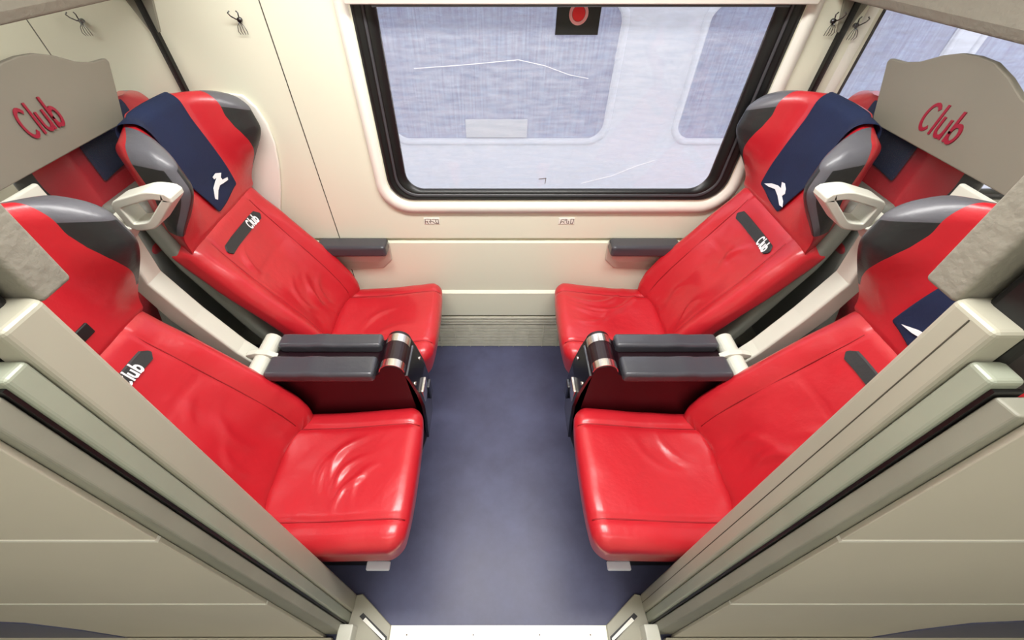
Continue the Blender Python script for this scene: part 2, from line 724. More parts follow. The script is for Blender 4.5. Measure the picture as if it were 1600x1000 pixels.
    V, F, K = gridbox(axis(hx, r, 2, 4), axis(hy, r, 4, 4), axis(hz, r, 26, 4))
    V = rounded(V, (hx, hy, hz), r)
    Z = V[:, 2] + .66
    u = np.interp(Z, [.24, .45, .60, .75, .87, .94, 1.1], [.735, .755, .815, .865, .905, .915, .925]) + (hx - V[:, 0]) - .012
    mesh_obj('seat_shell', np.stack([U0 - u, V[:, 1], Z], 1), F, SHELL, t)
    # base
    rbox('seat_base', (U0 - .54, 0, .15), (.17, .15, .15), .03, DARK, t)
    rbox('seat_pan', (U0 - .50, 0, .285), (.19, .185, .022), .012, DARK, t)
    if lever:
        rbox('seat_lever', (U0 - .350, -.205 * sgn, .272), (.034, .012, .006), .004, TRAYG, t)
    return t


def wing_mat():
    m = mat('wing_leather', (86, 86, 92), .42, coat=.15, bump=.12, bscale=60)
    n = m.node_tree.nodes
    l = m.node_tree.links
    b = n['Principled BSDF']
    at_ = n.new('ShaderNodeAttribute')
    at_.attribute_name = 'inset'
    r = n.new('ShaderNodeValToRGB')
    r.color_ramp.elements[0].position = .42
    r.color_ramp.elements[0].color = lin((92, 92, 98))
    r.color_ramp.elements[1].position = .58
    r.color_ramp.elements[1].color = lin((37, 39, 39))
    l.new(at_.outputs['Fac'], r.inputs[0])
    l.new(r.outputs[0], b.inputs['Base Color'])
    return m


WING = wing_mat()
YF, YN = 1.122, .495
LX, RX = -U0, U0
FOLD_A = [(-.03, .045, 1.1, .06, .012, .010), (.0, .0, 1.0, .05, .010, .009), (-.06, .02, 1.2, .07, .014, .007), (.05, -.03, 1.1, .05, .012, .006), (.02, -.05, .9, .05, .009, .007)]
FOLD_B = [(a, b, c, d, e, f * 1.6) for a, b, c, d, e, f in [(.02, -.02, .25, .10, .010, .007), (-.02, -.05, .35, .12, .012, .009), (.03, -.08, .3, .10, .010, .008), (.06, .03, .5, .06, .010, .005)]]
FOLD_C = [(-.05, .02, .8, .07, .013, .006), (.03, -.06, .4, .09, .015, .004)]
FOLD_D = [(-.08, -.05, -.7, .07, .015, .007), (-.02, -.02, -.5, .08, .014, .004)]
BF1 = [(a, b, c, d, e, f * 1.4) for a, b, c, d, e, f in [(-.06, .60, 1.45, .05, .012, .007), (.0, .57, 1.25, .06, .012, .009), (.05, .56, 1.1, .05, .01, .006), (-.09, .80, 1.2, .03, .010, .010)]]
BF2 = [(a, b, c, d, e, f * 1.4) for a, b, c, d, e, f in [(.06, .59, 1.5, .05, .012, .009), (.0, .78, 1.3, .04, .014, .009), (-.05, .57, 1.3, .05, .012, .005)]]
BF3 = [(.02, .60, 1.4, .06, .014, .008), (-.04, .57, 1.2, .05, .012, .007), (.03, .72, .6, .04, .012, .005)]

make_seat('red leather seat by the window on the left, with navy headrest cloth', (LX, YF, 0), 0, 1.3, FOLD_C, BF1, strip_text=.035)
make_seat('red leather seat nearest the doorway on the left, without a headrest cloth', (LX, YN, 0), 0, 7.7, FOLD_A, BF3, strip_text=.02, black_tag=True)
make_seat('red leather seat by the window on the right, beneath the big window corner', (RX, YF, 0), PI, 4.1, FOLD_B, BF2, strip_text=.045)
make_seat('red leather seat nearest the doorway on the right, cloth half hidden by door post', (RX, YN, 0), PI, 9.2, FOLD_D, BF3)
make_seat('red seat of the next bay, behind left window seat, turned away', (-1.25, YF, 0), PI, 3.3, lever=False)
make_seat('red seat of the next bay, behind right window seat, turned away', (1.25, YF, 0), 0, 5.5, lever=False)


# headrest cloths
def cover_u(y, z):
    return float(head_front(y, z))


EMB_L = [(1.137, 1.043), (1.156, 1.046), (1.18, 1.036), (1.168, 1.027), (1.171, 1.018), (1.198, 1.013), (1.194, 1.006), (1.166, 1.009), (1.148, 1.012), (1.129, 1.004), (1.108, .985), (1.100, .992), (1.116, 1.018), (1.138, 1.029), (1.152, 1.034), (1.138, 1.036)]
EMB_R = [(1.208, .987), (1.177, 1.003), (1.146, 1.012), (1.125, 1.013), (1.135, 1.028), (1.122, 1.031), (1.106, 1.021), (1.099, 1.009), (1.106, .998), (1.090, .990), (1.080, .976), (1.095, .974), (1.122, .990), (1.148, .999), (1.181, .990)]


def make_cover(label, x, yc, s, emblem):
    """s=+1: seat faces +x (left side) ; s=-1: faces -x"""
    t = thing('headrest_cloth', label, 'headrest cloth', (x, yc, 0), 0, 'navy headrest cloths')
    nA = 26
    nY = 14
    V = []
    F = []
    rows = []
    for j in range(nY + 1):
        w = j / nY
        col = []
        ytop = -.140 + (.070 + .140) * w
        ybot = -.03 + (.112 + .03) * w
        zbot = .95 + .022 * w + (0 if 0 < j < nY else .0)
        pts = []
        for i in range(16):
            q = i / 15
            z = zbot + (1.205 - zbot) * q
            y = ybot + (ytop - ybot) * min(1, q * 1.05)
            pts.append((float(head_front(y, z)) - .006 - .003 * math.sin(q * 7 + w * 5) * (1 - q), y, z))
        zt = float(ztop(ytop)) + .007
        uf = float(head_front(ytop, 1.22)) - .006
        rr = .036
        for i in range(1, 8):
            an = PI / 2 * i / 7
            pts.append((uf + rr - rr * math.cos(an), ytop, zt - rr + rr * math.sin(an)))
        for i in range(1, 8):
            an = PI / 2 * i / 7
            pts.append((HB + .005 - rr + rr * math.sin(an), ytop, zt - rr + rr * math.cos(an)))
        for i in range(1, 8):
            pts.append((HB + .006, ytop, zt - rr - .11 * i / 7))
        rows.append([(s * (U0 - p[0]), p[1], p[2]) for p in pts])
    n = len(rows[0])
    for r_ in rows:
        V += r_
    for j in range(nY):
        for i in range(n - 1):
            F.append((j * n + i, j * n + i + 1, (j + 1) * n + i + 1, (j + 1) * n + i))
    c = mesh_obj('cloth', V, F, NAVY, t)
    sd = c.modifiers.new('thickness', 'SOLIDIFY')
    sd.thickness = .003
    sd.offset = 0
    sb = c.modifiers.new('smooth', 'SUBSURF')
    sb.levels = sb.render_levels = 1
    if emblem:
        def f(y, z, lift):
            y = y - YF
            return (s * (U0 - (float(head_front(y, z)) - .0095 - lift)), y, z)
        # drape a finely divided copy of the outline
        v, f_ = polypatch(dens(emblem + [emblem[0]], 3)[:-1], f)
        fixn(mesh_obj('emblem', v, f_, WHITE, t, smooth=False))
    return t


make_cover('navy cloth with white emblem draped over the left window seat headrest', LX, YF, 1, EMB_L)
make_cover('navy cloth with white emblem draped over the right window seat headrest', RX, YF, -1, EMB_R)
make_cover('navy cloth on the right doorway seat headrest, partly behind door post', RX, YN, -1, EMB_R)
make_cover('navy cloth over the headrest behind left window seat, in the next bay', -1.25, YF, -1, None)
make_cover('navy cloth over the headrest behind right window seat, in the next bay', 1.25, YF, 1, None)


# ------------------------------------------------------------------ centre armrest consoles
def make_console(label, s):
    t = thing('armrest_console', label, 'armrest', (0, .768, 0), 0, 'centre armrest consoles')

    def M(V):
        V = np.array(V, float)
        V[:, 0] *= s
        return V
    prof = [(.70, .625), (.375, .625), (.358, .640)] + arc(.318, .640, .0365, .0365, 12, 178, 12) + [(.270, .60), (.256, .53), (.250, .46), (.252, .38), (.262, .25), (.300, .12), (.70, .12)]
    V, F = prism([(p[0], p[1]) for p in prof], 'y', -.060, .082)
    o = fixn(mesh_obj('console_body', M(V), F, MAROON, t, smooth=False))
    bevel(o, .004)
    # padded tops
    for y, z, nm in ((.060, .640, 'arm_pad'), (-.042, .640, 'arm_pad')):
        hy = .027 if y > 0 else .038
        V, F, K = gridbox(axis(.162, .012, 12, 4), axis(hy, .012, 4, 4), axis(.02, .012, 2, 4))
        V = rounded(V, (.162, hy, .02), .012)
        V[:, 2] += np.where(V[:, 2] > 0, .003 * np.sin(V[:, 0] * 60) * np.exp(-((V[:, 0] - .04) / .06) ** 2), 0)
        V = V + np.array((.53, y, z))
        mesh_obj(nm, M(V), F, BLACKPAD, t)
    # rounded nose drum with chrome bands
    cu, cz, r = .318, .640, .036

    def drum(y0, y1, r, nm, m, a0=-60, a1=200):
        P = arc(cu, cz, r, r, a0, a1, 20)
        Q = arc(cu, cz, r - .012, r - .012, a1, a0, 20)
        V, F = prism(P + Q, 'y', y0, y1)
        o = fixn(mesh_obj(nm, M(V), F, m, t, smooth=False))
        return o
    V, F = tube([(cu, -.0575, cz), (cu, .0795, cz)], .036, 32)
    bevel(fixn(mesh_obj('hinge_drum', M(V), F, DCHROME, t, smooth=False)), .003)
    drum(-.058, -.032, .0385, 'chrome_band', CHROME, 5, 175)
    drum(.038, .068, .0385, 'chrome_band', CHROME, 5, 175)
    # front plate with screws and latch
    V, F = prism([(.281, .630), (.273, .628), (.250, .53), (.243, .46), (.246, .38), (.256, .25), (.264, .25)], 'y', -.060, .060)
    fixn(mesh_obj('front_plate', M(V), F, DCHROME, t, smooth=False))
    for y, u, z in ((.05, .2625, .575), (-.05, .2625, .575)):
        mesh_obj('screw', M(np.array(tube([(u + .004, y, z), (u - .006, y, z)], .006, 10)[0])), tube([(0, 0, 0), (1, 0, 0)], .006, 10)[1], CHROME, t)
    rbox('latch', (s * .245, -.02, .50), (.006, .030, .030), .004, CHROME, t)
    rbox('latch', (s * .240, .022, .44), (.006, .018, .036), .004, DCHROME, t)
    # thin chrome line below the pad
    box('pull_strip', (min(s * .375, s * .425), -.0635, .612), (max(s * .375, s * .425), -.059, .616), CHROME, t)
    # white pivot tube at the back
    v, f = tube([(s * .722, -.074, .640), (s * .722, .080, .640)], .026, 24)
    o = fixn(mesh_obj('pivot_tube', v, f, LIGHTM, t, smooth=False))
    bevel(o, .003)
    v, f = prism([(.675, .652), (.700, .668), (.735, .672), (.765, .664), (.77, .652), (.74, .648)], 'y', -.01, .008)
    o = fixn(mesh_obj('pivot_bracket', M(v), f, LIGHTM, t, smooth=False))
    bevel(o, .002)
    return t


make_console('black padded centre armrest with maroon side between the left seats', -1)
make_console('black padded centre armrest with maroon side between the right seats', 1)


# ------------------------------------------------------------------ grab handles and frames behind / between seats
def handle_vf(s, y0, y1, pts, w=.018):
    """closed strap loop swept in the u,z plane, flat across y"""
    n = len(pts)
    out = []
    V = []
    P = [Vector(p) for p in pts]
    for i in range(n):
        t = (P[(i + 1) % n] - P[i - 1]).normalized()
        nn = Vector((-t.y, t.x))
        for off in (w / 2, -w / 2):
            q = P[i] + nn * off
            for y in (y0, y1):
                V.append((s * q.x, y, q.y))
    F = []
    for i in range(n):
        a = 4 * i
        b = 4 * ((i + 1) % n)
        F += [(a, a + 1, b + 1, b), (a + 2, b + 2, b + 3, a + 3), (a, b, b + 2, a + 2), (a + 1, a + 3, b + 3, b + 1)]
    return V, F


def rloop(poly, r=.02, n=4):
    out = []
    N = len(poly)
    P = [Vector(p) for p in poly]
    for i in range(N):
        a, b, c = P[i - 1], P[i], P[(i + 1) % N]
        d0 = (a - b)
        d1 = (c - b)
        rr = min(r, d0.length * .45, d1.length * .45)
        p0 = b + d0.normalized() * rr
        p1 = b + d1.normalized() * rr
        for k in range(n + 1):
            q = k / n
            out.append(tuple((1 - q) ** 2 * p0 + 2 * q * (1 - q) * b + q * q * p1))
    return out


def make_frame(label, s, y, full=True):
    t = thing('grab_rail', label, 'frame', (0, y, 0), 0, 'light metal seat frames')
    loop = rloop([(.815, 1.165), (.73, 1.188), (.688, 1.182), (.765, 1.115), (.81, 1.11)], .014)
    v, f = handle_vf(s, -.024, .024, loop)
    o = fixn(mesh_obj('grab_handle', v, f, LIGHTM, t, smooth=False))
    bevel(o, .004)
    # upright following the seat backs
    pu = [(.81, 1.11), (.862, 1.06), (.875, .95), (.835, .82), (.78, .68), (.735, .60), (.70, .50), (.69, .30), (.69, 0), (.75, 0), (.75, .30), (.765, .50), (.80, .60), (.845, .68), (.90, .82), (.925, .95), (.915, 1.08), (.86, 1.13)]
    v, f = prism(pu, 'y', -.028, .028)
    v = [(s * p[0], p[1], p[2]) for p in v]
    o = fixn(mesh_obj('upright', v, f, LIGHTM, t, smooth=False))
    bevel(o, .006)
    rbox('rear_bar', (s * .955, -.14, 1.186), (.006, .13, .024), .005, LIGHTM, t)
    return t


make_frame('light metal grab handle and upright between the two left seats', -1, .782)
make_frame('light metal grab handle and upright between the two right seats', 1, .782)


# ------------------------------------------------------------------ window wall
WY = 1.376


def rrect(x0, x1, z0, z1, r, n=8):
    P = []
    for cx, cz, a in ((x1 - r, z1 - r, 0), (x0 + r, z1 - r, 90), (x0 + r, z0 + r, 180), (x1 - r, z0 + r, 270)):
        P += arc(cx, cz, r, r, a, a + 90, n)
    return P


def loft(loops):
    V = []
    F = []
    n = len(loops[0][0])
    for pts, y in loops:
        V += [(p[0], y, p[1]) for p in pts]
    for k in range(len(loops) - 1):
        for i in range(n):
            j = (i + 1) % n
            F.append((k * n + i, k * n + j, (k + 1) * n + j, (k + 1) * n + i))
    return V, F


W1 = (-.402, .837, .842, 1.60)
W2 = (1.064, 2.40, .842, 1.60)
parts = []
for a, b in (((-2.6, .664), (W1[0], 2.15)), ((W1[1], .664), (W2[0], 2.15)), ((W2[1], .664), (2.6, 2.15)),
             ((W1[0], .664), (W1[1], W1[2])), ((W1[0], W1[3]), (W1[1], 2.15)), ((W2[0], .664), (W2[1], W2[2])), ((W2[0], W2[3]), (W2[1], 2.15))):
    parts.append(boxvf((a[0], WY, a[1]), (b[0], WY + .05, b[1])))
prof = [(WY + .05, .664), (1.394, .662), (1.394, .648), (1.372, .642), (1.370, .385), (1.358, .374), (1.356, .235), (1.37, .228), (1.37, 0), (WY + .05, 0)]
parts.append(prism(prof, 'x', -2.6, 2.6))
wall = struct(fixn(mesh_obj('wall_window', *join(parts), CREAM, None, smooth=False)))
# fine panel joints (thin dark strips standing in for open gaps)
for k, (x, z0, z1) in enumerate(((-.652, .664, 2.1), (-1.32, .664, 2.1), (1.01, .0, .01))):
    if z1 > 1:
        struct(box('trim_%d' % (k + 1), (x - .0016, WY - .0006, z0), (x + .0016, WY + .01, z1), GROOVE))
struct(box('trim_3', (-.645, 1.3695, .40), (-.642, 1.38, .642), GROOVE))


def make_window(k, x0, x1, z0, z1, sw, d):
    """x0..x1 outer edge of the black rubber, sw its width, d how far the frame stands proud"""
    o = struct(fixn(mesh_obj('window_%d' % k, *loft([
        (rrect(x0 - .045, x1 + .045, z0 - .055, z1 + .05, .12), WY + .004),
        (rrect(x0 - .040, x1 + .040, z0 - .050, z1 + .045, .115), WY - .012 * d),
        (rrect(x0 - .012, x1 + .012, z0 - .020, z1 + .015, .095), WY - .012 * d),
        (rrect(x0, x1, z0, z1, .085), WY + .012),
    ]), CREAM2, None)))
    fixn(mesh_obj('window_seal', *loft([
        (rrect(x0, x1, z0, z1, .085), WY + .011),
        (rrect(x0 + .001, x1 - .001, z0 + .001, z1 - .001, .085), WY - .004 * d),
        (rrect(x0 + sw * .25, x1 - sw * .25, z0 + .006, z1 - .006, .082), WY - .006 * d),
        (rrect(x0 + sw * .36, x1 - sw * .36, z0 + .009, z1 - .009, .078), WY + .003),
        (rrect(x0 + sw * .45, x1 - sw * .45, z0 + .011, z1 - .011, .076), WY + .001),
    ]), RUB, o))
    fixn(mesh_obj('window_seal', *loft([
        (rrect(x0 + sw * .45, x1 - sw * .45, z0 + .011, z1 - .011, .076), WY + .001),
        (rrect(x0 + sw * .5, x1 - sw * .5, z0 + .013, z1 - .013, .074), WY - .001),
        (rrect(x0 + sw * .56, x1 - sw * .56, z0 + .020, z1 - .020, .072), WY + .006),
    ]), RUBG, o))
    fixn(mesh_obj('window_seal', *loft([
        (rrect(x0 + sw * .56, x1 - sw * .56, z0 + .020, z1 - .020, .072), WY + .006),
        (rrect(x0 + sw * .64, x1 - sw * .64, z0 + .023, z1 - .023, .070), WY + .004),
        (rrect(x0 + sw, x1 - sw, z0 + .030, z1 - .04, .062), WY + .031),
    ]), RUB, o))
    P = rrect(x0 + sw - .006, x1 - sw + .006, z0 + .026, z1 - .035, .065)
    V = [(p[0], WY + .028, p[1]) for p in P] + [(p[0], WY + .033, p[1]) for p in P]
    n = len(P)
    F = [tuple(range(n))[::-1], tuple(range(n, 2 * n))] + [(i, (i + 1) % n, n + (i + 1) % n, n + i) for i in range(n)]
    fixn(mesh_obj('window_pane', V, F, GLASS, o, smooth=False))
    return o


make_window(1, -.407, .842, .836, 1.62, .064, 1)
make_window(2, 1.060, 2.42, .836, 1.62, .02, .2)
# blind cassette across the top of window 1
t = thing('blind_cassette', 'cream roller blind cassette across the top of the middle window', 'window blind', (.22, WY, 1.514))
V, F = prism([(-.040, -.088), (-.046, -.070), (-.046, .05), (-.01, .07), (.0, .07), (.0, -.088)], 'x', -.63, .63)
bevel(fixn(mesh_obj('cassette', V, F, CREAM2, t, smooth=False)), .003)
V, F = prism([(-.034, -.094), (-.034, -.086), (-.006, -.086), (-.006, -.094)], 'x', -.56, .56)
fixn(mesh_obj('bottom_rail', V, F, RUBG, t, smooth=False))

# cream side shield beside the left window seat
V, F = prism([(-.80, 1.20), (-.772, 1.165), (-.757, 1.11), (-.758, 1.05), (-.775, .97), (-.805, .88), (-.845, .784), (-.90, .70), (-.96, .70), (-.96, 1.17), (-.90, 1.21)], 'y', WY - .012, WY - .001)
o = bevel(fixn(mesh_obj('side_shield', V, F, CREAM2, None, smooth=False)), .005)
tag(o, 'cream curved side shield on the wall beside the left window headrest', 'panel')

# red-dot notice on the glass
t = thing('window_notice', 'black square notice with red dot stuck high on the window', 'notice', (.226, WY + .024, 1.378))
box('card', (-.062, -.001, -.030), (.062, .0015, .036), RUB, t)


def disc(name, r0, r1, m, parent, y, zc=.0):
    n = 32
    V = []
    for i in range(n):
        a = 2 * PI * i / n
        V += [(r0 * math.cos(a), y, zc + r0 * math.sin(a)), (r1 * math.cos(a), y, zc + r1 * math.sin(a)),
              (r0 * math.cos(a), y + .002, zc + r0 * math.sin(a)), (r1 * math.cos(a), y + .002, zc + r1 * math.sin(a))]
    F = []
    for i in range(n):
        a = 4 * i
        b = 4 * ((i + 1) % n)
        F += [(a, a + 1, b + 1, b), (a + 2, b + 2, b + 3, a + 3), (a + 1, a + 3, b + 3, b + 1), (a, b, b + 2, a + 2)]
    return fixn(mesh_obj(name, V, F, m, parent, smooth=False))


disc('ring', .019, .027, PINKM, t, -.003, .020)
disc('red_dot', .0002, .018, REDM, t, -.0034, .020)
# small pen-like mark low on the glass
fm = lambda p, q, l: (p, WY + .0275 - l, q)
o = mesh_obj('glass_mark', *join([ribbon(dens([(.150, .905), (.176, .908)]), .0022, fm), ribbon(dens([(.176, .909), (.174, .888)]), .0022, fm)]), INK, None, smooth=False)
tag(fixn(o), 'tiny dark hook-shaped mark low on the middle window glass', 'mark')


# scratches on the glass
def scratch(name, label, pts, w):
    f = lambda p, q, l: (p, WY + .0275 - l, q)
    o = mesh_obj(name, *ribbon(dens(pts, 4), w, f, .0004), WHITE, None, smooth=False)
    tag(fixn(o), label, 'scratch', 'scratches on the window glass')


scratch('glass_scratch', 'pale diagonal scratch low on the right half of the middle window', [(.31, .888), (.42, .918), (.50, .955), (.56, .975)], .0012)
scratch('glass_scratch', 'pale wavy scratch across the upper middle of the window', [(-.26, 1.262), (-.1, 1.272), (.06, 1.285), (.14, 1.27), (.22, 1.245), (.28, 1.235)], .0012)

# seat-number plates under the window
for x, lab, sc in ((-.264, 'small square-lettered seat plate under the window, left one',
                    [[(0, 0), (0, 1), (.9, 1), (.95, .6), (.7, .55), (.9, .1)], [(.1, .5), (.4, .6), (.3, .3), (.5, .0)], [(.9, .5), (1.3, .45), (1.6, .05)], [(1.1, .95), (2.2, .95), (2.2, 0), (1.7, .05)], [(1.8, .8), (1.75, .4), (2.0, .1)]]),
                   (.269, 'small square-lettered seat plate under the window, right one',
                    [[(.1, 0), (.2, .8), (.9, 1), (.95, .7), (.6, .55)], [(.1, .3), (.5, .45), (.8, .1)], [(1.1, 1), (1.2, .1), (1.5, .05), (1.45, .6)], [(1.8, 1), (2.3, 1), (2.15, 0), (1.85, 0), (1.8, 1)]])):
    t = thing('seat_plate', lab, 'sign', (x - .026, WY, .733), 0, 'seat plates under the window')
    rbox('plate', (.026, -.001, .011), (.031, .0015, .014), .0012, CREAM2, t)
    fp = lambda p, q, l: (p * .0235, -.0024 - l, q * .021)
    mesh_obj('seat_number', *join([ribbon(dens(q, 3), .11, fp, .0006) for q in sc]), INK, t, smooth=False)

# heater grille
t = thing('heater_grille', 'grey slatted heater grille along the foot of the window wall', 'heater grille', (0, WY, 0))
box('grille_panel', (-.93, -.008, .002), (.93, .0, .222), GROOVE, t)
parts = [boxvf((-.93, -.022, z), (.93, -.008, z + .011)) for z in (.208, .190, .172)]
parts += [boxvf((-.93, -.020, z), (.93, -.008, z + .018)) for z in (.004, .026, .049, .072, .095, .118, .141)]
mesh_obj('slats', *join(parts), HEAT, t, smooth=False)
mesh_obj('bars', *join([boxvf((x, -.0235, .004), (x + .004, -.010, .165)) for x in np.arange(-.9, .92, .075)]), HEAT, t, smooth=False)


# wall armrests
def wall_arm(label, s):
    t = thing('wall_armrest', label, 'armrest', (0, WY, 0), 0, 'wall armrests')
    V, F, K = gridbox(axis(.14, .016, 4, 4), axis(.036, .014, 2, 4), axis(.026, .014, 2, 4))
    V = rounded(V, (.14, .036, .026), .014) + np.array((.594, -.034, .642))
    V[:, 0] *= s
    fixn(mesh_obj('arm_pad', V, F, BLACKPAD, t))
    pts = [(.47, .618), (.80, .618), (.80, .55), (.60, .535), (.52, .54), (.482, .565)]
    V, F = prism(pts, 'y', -.030, .0)
    V = [(s * p[0], p[1] - .0 if p[2] > .6 else p[1] * .35, p[2]) for p in V]
    bevel(fixn(mesh_obj('arm_bracket', V, F, LIGHTM, t, smooth=False)), .004)
    # pale moulding around the bracket
    pts = [(.45, .645), (.80, .645), (.80, .50), (.50, .515), (.455, .56)]
    V, F = prism(pts, 'y', -.012, .0)
    V = [(s * p[0], p[1], p[2]) for p in V]
    bevel(fixn(mesh_obj('arm_moulding', V, F, WALLC, t, smooth=False)), .006)


wall_arm('black padded armrest on the window wall beside the left window seat', -1)
wall_arm('black padded armrest on the window wall beside the right window seat', 1)


# coat hooks
def hook(label, x, z, s):
    t = thing('coat_hook', label, 'coat hook', (x, WY, z), 0, 'coat hooks on the window wall')
    t.scale = (.75, .75, .75)
    v, f = tube([(0, 0, 0), (0, -.012, 0)], .008, 14)
    fixn(mesh_obj('rosette', v, f, DCHROME, t))
    for dx in (-.012, .010):
        P = [(0, -.010, 0), (dx * .5, -.020, .004), (dx * 1.3, -.030, .014), (dx * 1.7, -.034, .024), (dx * 1.1, -.032, .030)]
        fixn(mesh_obj('prong', *tube(P, .0022, 8), DCHROME, t))
    for dx in (-.014, -.004, .006, .016):
        P = [(0, -.012, -.004), (dx * .8, -.016, -.018), (dx * 1.1, -.017, -.034), (dx * .9, -.012, -.044)]
        fixn(mesh_obj('prong', *tube(P, .0012, 6), DCHROME, t))


hook('small wire coat hook on the cream wall left of the window', -.722, 1.388, 1)
hook('small wire coat hook on the wall far left, next bay', -1.165, 1.385, 1)
hook('small wire coat hook between the window and the right partition', .935, 1.385, 1)
hook('small wire coat hook just beyond the right partition', 1.005, 1.375, 1)


# ------------------------------------------------------------------ glass partitions, headers, club panels
def partition(label, s):
    t = thing('glass_partition', label, 'partition', (s * .972, 0, 0), 0, 'glass partitions between bays')
    box('pane', (-.003, .20, .05), (.003, WY - .004, 1.45), PGLASS, t)
    box('edge_seal', (-.008, WY - .016, .05), (.008, WY - .001, 1.45), RUB, t)
    V, F = prism([(-.040, 1.446), (.040, 1.446), (.012, 1.36), (-.012, 1.36)], 'y', WY - .010, WY - .001)
    fixn(mesh_obj('corner_bracket', V, F, POST3, t, smooth=False))


partition('clear glass partition with black edge behind the left seats', -1)
partition('clear glass partition with black edge behind the right seats', 1)

for nm, s, zb in (('trim_left', -1, 1.452), ('trim_right', 1, 1.436)):
    V, F = prism([(.915, zb), (.905, zb + .02), (.90, zb + .25), (1.06, zb + .25), (1.05, zb + .02), (1.04, zb)], 'y', .19, WY - .001)
    V = [(s * p[0], p[1], p[2]) for p in V]
    struct(bevel(fixn(mesh_obj(nm, V, F, BEAM, None, smooth=False)), .006))
for s in (-1, 1):
    # unseen rack shelf added overhead to shade the seat backs and next-bay seats
    struct(rbox('trim_%d' % (7 if s < 0 else 8), (s * .98, .78, 1.71), (.25, .58, .018), .01, BEAM))


def club_panel(label, s):
    t = thing('club_panel', label, 'panel', (s * .96, 0, 0), 0, 'taupe headrest panels')
    out = [(1.064, 1.224), (1.072, 1.232), (1.132, 1.342), (1.128, 1.350), (1.085, 1.352), (1.045, 1.362), (1.000, 1.384), (.962, 1.396), (.925, 1.399), (.885, 1.397), (.84, 1.383), (.793, 1.362), (.75, 1.352), (.70, 1.348), (.655, 1.340), (.60, 1.235), (.605, 1.226)]
    n = len(out)
    V, F = prism(out, 'x', -.008, .006)
    bevel(fixn(mesh_obj('panel_board', V, F, CLUBM, t, smooth=False)), .0025, 2)
    h = .048
    if s < 0:
        def f(p, q, l):
            return (-s * (.0085 + l), .828 + p * h * .88 * .80, 1.276 + q * h * 1.05)
    else:
        def f(p, q, l):
            return (-s * (.0085 + l), .945 - p * h * .92 * .86, 1.258 + q * h * 1.05)
    lettering('lettering', CLUB, f, .15, CRIM, t)


club_panel('taupe panel with crimson Club lettering above the left seats', -1)
club_panel('taupe panel with crimson Club lettering above the right seats', 1)


# ------------------------------------------------------------------ doorway: posts, corridor wall, threshold
LEAN = .028


def lean(V, s):
    return [(s * p[0], p[1] + LEAN * max(0, p[2]), p[2]) for p in V]


def post(label, s):
    t = thing('door_post', label, 'door post', (0, 0, 0), 0, 'door posts')

    def bar(nm, pts, z0, z1, m, bev=.004):
        V, F = prism(pts, 'z', z0, z1)
        o = fixn(mesh_obj(nm, lean(V, s), F, m, t, smooth=False))
        if bev:
            bevel(o, bev)
        return o
    bar('post_face', [(.471, .214), (.471, .263), (.487, .268), (.53, .268), (.53, .214)], .012, 1.322, POST, .006)
    bar('post_channel', [(.476, .186), (.476, .2135), (.51, .2135), (.51, .186)], .012, 1.285, POST2, .005)
    bar('rubber_gap', [(.481, .1815), (.481, .1855), (.51, .1855), (.51, .1815)], .012, 1.275, RUB, 0)
    bar('post_return', [(.489, .158), (.485, .181), (.58, .181), (.58, .158)], .012, 1.27, POST3, .003)
    if s > 0:
        bar('post_joint', [(.4703, .2385), (.4703, .2397), (.475, .2397), (.475, .2385)], .012, 1.315, GROOVE, 0)
    # upper arm above the post
    bar('rubber_block', [(.500, .208), (.500, .262), (.575, .262), (.575, .208)], 1.20, 1.95, RUB, .01)
    V, F, K = gridbox(axis(.026, .006, 2, 4), axis(.021, .006, 2, 4), axis(.33, .006, 2, 4))
    V = rounded(V, (.026, .021, .33), .006)
    V = V + np.array((.503, .287, 1.642))
    V[:, 1] += LEAN * V[:, 2]
    V[:, 0] *= s
    fixn(mesh_obj('upper_post', V, F, BEAM, t))
    # foot beside the threshold
    V, F = prism([(.471, .2605), (.452, .2645), (.343, .1815), (.343, .10), (.50, .10), (.50, .155), (.478, .18)], 'z', 0, .022)
    V = [(s * p[0], p[1], p[2]) for p in V]
    bevel(fixn(mesh_obj('post_foot', V, F, POST, t, smooth=False)), .003)
    V, F = prism([(.446, .203), (.436, .212), (.348, .152), (.348, .132)], 'z', .0225, .026)
    V = [(s * p[0], p[1], p[2]) for p in V]
    fixn(mesh_obj('door_track', V, F, RUB, t, smooth=False))
    V, F = prism([(.432, .192), (.425, .200), (.352, .148), (.352, .139)], 'z', .0262, .028)
    V = [(s * p[0], p[1], p[2]) for p in V]
    fixn(mesh_obj('track_strip', V, F, CREAM2, t, smooth=False))
    rbox('foot_block', (s * .468, .150, .045), (.022, .028, .03), .004, LIGHTM, t)


post('warm grey door post at the left side of the doorway', -1)
post('warm grey door post at the right side of the doorway', 1)

